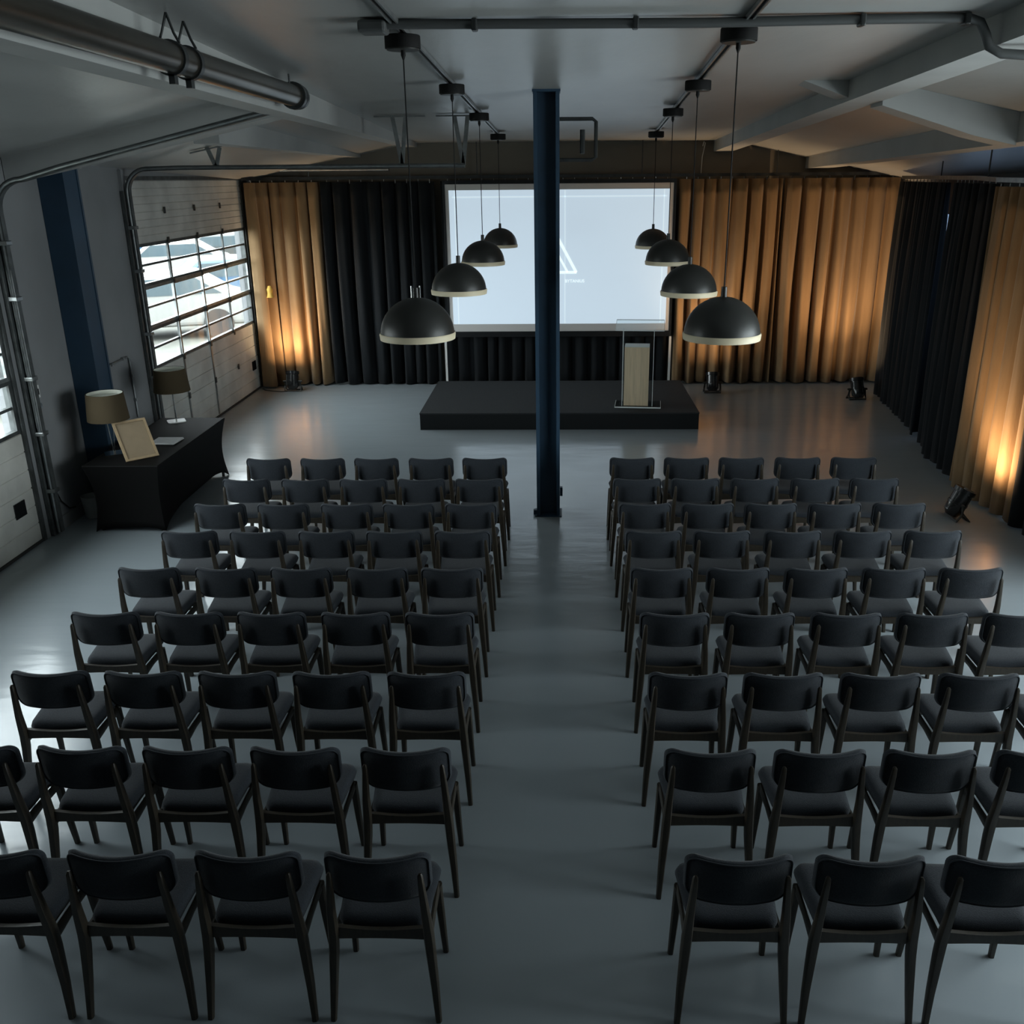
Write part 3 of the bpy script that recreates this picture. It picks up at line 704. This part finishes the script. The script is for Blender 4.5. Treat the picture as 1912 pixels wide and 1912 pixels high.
# left wall fittings
wcd = thing('wall_conduit', 'thin pale conduit bent across the wall between column and far door', 'conduit', (XL + .02, 12.32, 1.67))
part('tube', 'steel', wcd, T([(0, 0, 0), (0, .4, .02), (0, .74, .03), (0, .79, 0), (0, .80, -.06), (0, .80, -.86)], .014, n=8), smooth=True)
for dy, dz in ((.25, .012), (.6, .03), (.8, -.25), (.8, -.6)): part('clip', 'steel', wcd, B(-.02, .02, dy - .02, dy + .02, dz - .02, dz + .02))
sw = thing('wall_switch', 'small light switch with key socket beside the near garage door', 'switch', (XL, 10.66, 1.6))
part('plate', 'white', sw, B(0.001, .02, -.05, .05, .05, .20, bevel=.004)); part('rocker', 'plastic', sw, B(.02, .03, -.02, .02, .09, .16)); part('key_socket', 'chrome', sw, T([(0, 0, -.04), (.03, 0, -.04)], .035, n=16), smooth=True)
wcb = thing('wall_cable', 'black cable hanging down the wall from near garage door', 'cable', (XL + .03, 10.58, 2.5))
part('cord', 'plastic', wcb, T([(0, 0, 0), (0, -.02, -.8), (0, -.05, -1.5), (0, .0, -1.9), (0, .12, -2.15), (0, .28, -2.30), (0, .42, -2.33)], .008, n=6), smooth=True)
hc = thing('hanging_cord', 'pale looped cord hanging on back wall above the tan curtain', 'cord', (2.8, YB - .03, 4.0))
part('cord', 'white', hc, T([(-.03, 0, .05), (-.02, 0, .4), (.03, 0, .66), (0, 0, .68), (-.02, 0, .6)], .009, n=6))
struct('trim_1', 'wall', B(XL, XL + .05, D2[0] - .17, D2[0] - .08, 0, 4.2), label='upright trim left of the far garage door')
struct('trim_2', 'dirt', B(XL, XL + .04, D1[1] + .22, D1[1] + .26, 0, 4.2), label='upright trim right of the near garage door')
struct('baseboard_left', 'wall', B(XL, XL + .03, D1[1] + .27, 11.5, 0, .16), B(XL, XL + .03, 11.93, D2[0] - .18, 0, .16), label='grey skirting board along the left wall')

# ------------------------------------------------------------------ the audience chair
def make_chair(label):
    t = thing('upholstered_chair', label, 'chair', (0, 0, 0), 0, 'audience chairs facing the stage')
    # seat cushion
    SZ = .562
    def smap(x, y, h):
        k = 1 + .16 * (y + .205) / .41 - .06
        return (x * k, .258 + y, SZ + h - .012 * math.cos(x * 5) + .012 * (y / .22))
    ol = densify(rrect(.235, .212, (.05, .05, .075, .075)), .035)
    part('seat', 'fabric', t, lambda bm: pillow(bm, ol, .046, smap, power=10), smooth=True, angle=180)
    # backrest, wrapped round the sitter
    def bmap(x, y, h):
        return (x, -.002 + 1.05 * x * x - y * .10 + h, .864 + y + .10 * x * x * (1 if y > 0 else -.6))
    ob = densify(rrect(.262, .132, (.08, .08, .055, .055)), .03)
    bk = part('backrest', 'fabric', t, lambda bm: pillow(bm, ob, .030, bmap, power=8), smooth=True, angle=180)
    part('piping', 'piping', bk, lambda bm: sweep(bm, [bmap(x * .965, y * .94, -.021) for x, y in ob], .0045, n=5, closed=True), smooth=True)
    for s in (-1, 1):
        part('leg', 'walnut', t, T([(s * .270, -.03, 0), (s * .258, -.005, .20), (s * .243, .012, .42), (s * .238, .012, .52), (s * .232, -.010, .68), (s * .222, -.026, .86), (s * .220, -.030, .915), (s * .220, -.028, .928)],
             [(.016, .019), (.021, .024), (.026, .030), (.027, .030), (.022, .024), (.016, .017), (.013, .013), (.006, .006)], n=10, sq=.55), smooth=True)
        part('leg', 'walnut', t, T([(s * .252, .425, 0), (s * .242, .40, .26), (s * .232, .385, .50)], [(.016, .016), (.021, .021), (.024, .024)], n=10, sq=.55), smooth=True)
        part('side_rail', 'walnut', t, T([(s * .238, .02, .480), (s * .236, .2, .487), (s * .233, .385, .482)], [(.014, .038), (.012, .028), (.014, .030)], n=8, sq=.7), smooth=True)
    def apr(y, z0, z1, dip):
        def f(bm):
            n = 8; lo_ = [bm.verts.new((-.232 + .464 * i / n, y, z0 + .006 * math.sin(PI * i / n))) for i in range(n + 1)]
            hi_ = [bm.verts.new((-.232 + .464 * i / n, y, z1 - dip * math.sin(PI * i / n))) for i in range(n + 1)]
            lo2 = [bm.verts.new(v.co + Vector((0, .024, 0))) for v in lo_]; hi2 = [bm.verts.new(v.co + Vector((0, .024, 0))) for v in hi_]
            for i in range(n):
                bm.faces.new((lo_[i], lo_[i + 1], hi_[i + 1], hi_[i])); bm.faces.new((lo2[i], hi2[i], hi2[i + 1], lo2[i + 1]))
                bm.faces.new((hi_[i], hi_[i + 1], hi2[i + 1], hi2[i])); bm.faces.new((lo_[i], lo2[i], lo2[i + 1], lo_[i + 1]))
        return f
    part('rear_rail', 'walnut', t, apr(.010, .488, .562, .018))
    part('seat_board', 'walnut', t, B(-.205, .205, .03, .375, .495, .53))
    part('front_rail', 'walnut', t, apr(.372, .47, .515, 0))
    return t
ROWY = [3.61, 4.485, 5.35, 6.24, 7.09, 7.95, 8.71, 9.52, 10.31]
LX = [(-.877, -1.503, -2.119, -2.745), (-.879, -1.51, -2.128, -2.739, -3.36), (-.876, -1.50, -2.126, -2.752, -3.37), (-.897, -1.527, -2.161, -2.784, -3.417), (-.897, -1.526, -2.162, -2.794, -3.444),
      (-.894, -1.525, -2.153, -2.793, -3.427), (-.885, -1.507, -2.128, -2.767, -3.406), (-.868, -1.492, -2.123, -2.756, -3.397), (-.87, -1.493, -2.13, -2.757, -3.391)]
RX = [(.852, 1.471, 2.085), (.849, 1.466, 2.077, 2.70), (.836, 1.455, 2.083, 2.713, 3.345), (.852, 1.482, 2.118, 2.749, 3.38), (.844, 1.476, 2.117, 2.754, 3.384), (.859, 1.483, 2.127, 2.761, 3.395),
      (.846, 1.467, 2.089, 2.719, 3.35), (.833, 1.457, 2.093, 2.736, 3.363), (.837, 1.464, 2.095, 2.737, 3.378)]
ROWN = {8: 'front row', 7: 'second row', 6: 'third row', 5: 'fourth row', 4: 'fifth row', 3: 'sixth row', 2: 'seventh row', 1: 'eighth row', 0: 'last row'}
COLN = ['aisle seat', 'second seat from aisle', 'third seat from aisle', 'fourth seat from aisle', 'fifth seat from aisle']
first = None
for i in range(9):
    for side, xs in (('left', LX[i]), ('right', RX[i])):
        for j, x in enumerate(xs):
            lab = f'black padded chair in {ROWN[i]} of the {side} block, {COLN[j]}'
            rz = random.uniform(-.012, .012); y = ROWY[i]; x *= (y + .05) / y
            if first is None:
                first = make_chair(lab); first.location = (x, y, 0); first.rotation_euler = (0, 0, rz)
            else: dup(first, (x, y, 0), rz, lab)

# ------------------------------------------------------------------ outside, seen through the garage doors
struct('floor_outside', 'asphalt', B(-70, XL - .31, -25, 130, -.3, -.05), label='pale forecourt outside the garage doors')
tag(part('neighbour_building', 'facade', None, B(-48, -40, 20, 130, -.05, 9)), 'pale building across the forecourt seen through the far door', 'building')
def car(x, y, rz, paint, label):
    t = thing('parked_car', label, 'car', (x, y, -.05), rz, 'cars parked outside')
    def body(bm):
        prof = [(-2.6, .35), (-2.6, .85), (-2.3, 1.05), (-1.3, 1.15), (-.6, 1.72), (1.3, 1.75), (2.2, 1.2), (2.6, 1.1), (2.65, .35)]
        prism(bm, [(a, b) for a, b in prof], -1.05, 1.05, axis='y')
    b = part('body', paint, t, body)
    bmo = b.modifiers.new('soft_edges', 'BEVEL'); bmo.width = .12; bmo.segments = 3
    part('windows', 'carglass', t, Pr([(-1.05, 1.18), (-.5, 1.62), (1.2, 1.65), (1.85, 1.22)], -1.065, 1.065, axis='y'))
    for a in (-1.7, 1.7):
        for s in (-1, 1): part('wheel', 'tyre', t, T([(a, s * .85, .4), (a, s * 1.09, .4)], .4, n=20))
rows = [(-11.3, (26, 31.2, 36.4), 'first'), (-16.5, (40, 45.5, 51), 'second'), (-21.8, (48, 54.5, 61, 67.5), 'third'), (-29, (62, 69, 76, 83), 'fourth'), (-12.0, (17.5,), 'single')]
cols_ = ['carwhite', 'carblue', 'cargrey', 'carwhite', 'cargrey', 'carwhite', 'carblue', 'carwhite', 'cargrey', 'carwhite', 'carblue', 'carwhite', 'cargrey', 'carwhite', 'carwhite']
q = 0
for x, ys, rn in rows:
    for k, y in enumerate(ys):
        p_ = cols_[q]; q += 1
        nm = {'carwhite': 'white', 'carblue': 'blue', 'cargrey': 'grey'}[p_]
        if rn == 'single': lb = f'{nm} parked car seen through the near garage door'
        else: lb = f'{nm} parked car outside far garage door, {rn} line back, {("leftmost", "second from left", "third from left", "fourth from left")[k]}'
        car(x, y, .25 + .1 * (q % 3), p_, lb)

# ------------------------------------------------------------------ working units to metres
done = set()
for o in list(bpy.data.objects):
    m3 = o.matrix_local.copy(); o.location = o.location * UNIT
    if o.type == 'MESH':
        if o.data.name not in done: done.add(o.data.name); o.data.transform(Matrix.Scale(UNIT, 4))
        for md in o.modifiers:
            if md.type == 'SOLIDIFY': md.thickness *= UNIT
            if md.type == 'BEVEL': md.width *= UNIT
    elif o.type == 'LIGHT' and o.data.name not in done:
        done.add(o.data.name)
        if o.data.type == 'AREA': o.data.size *= UNIT; o.data.size_y *= UNIT
        if o.data.type in ('SPOT', 'POINT'): o.data.shadow_soft_size *= UNIT
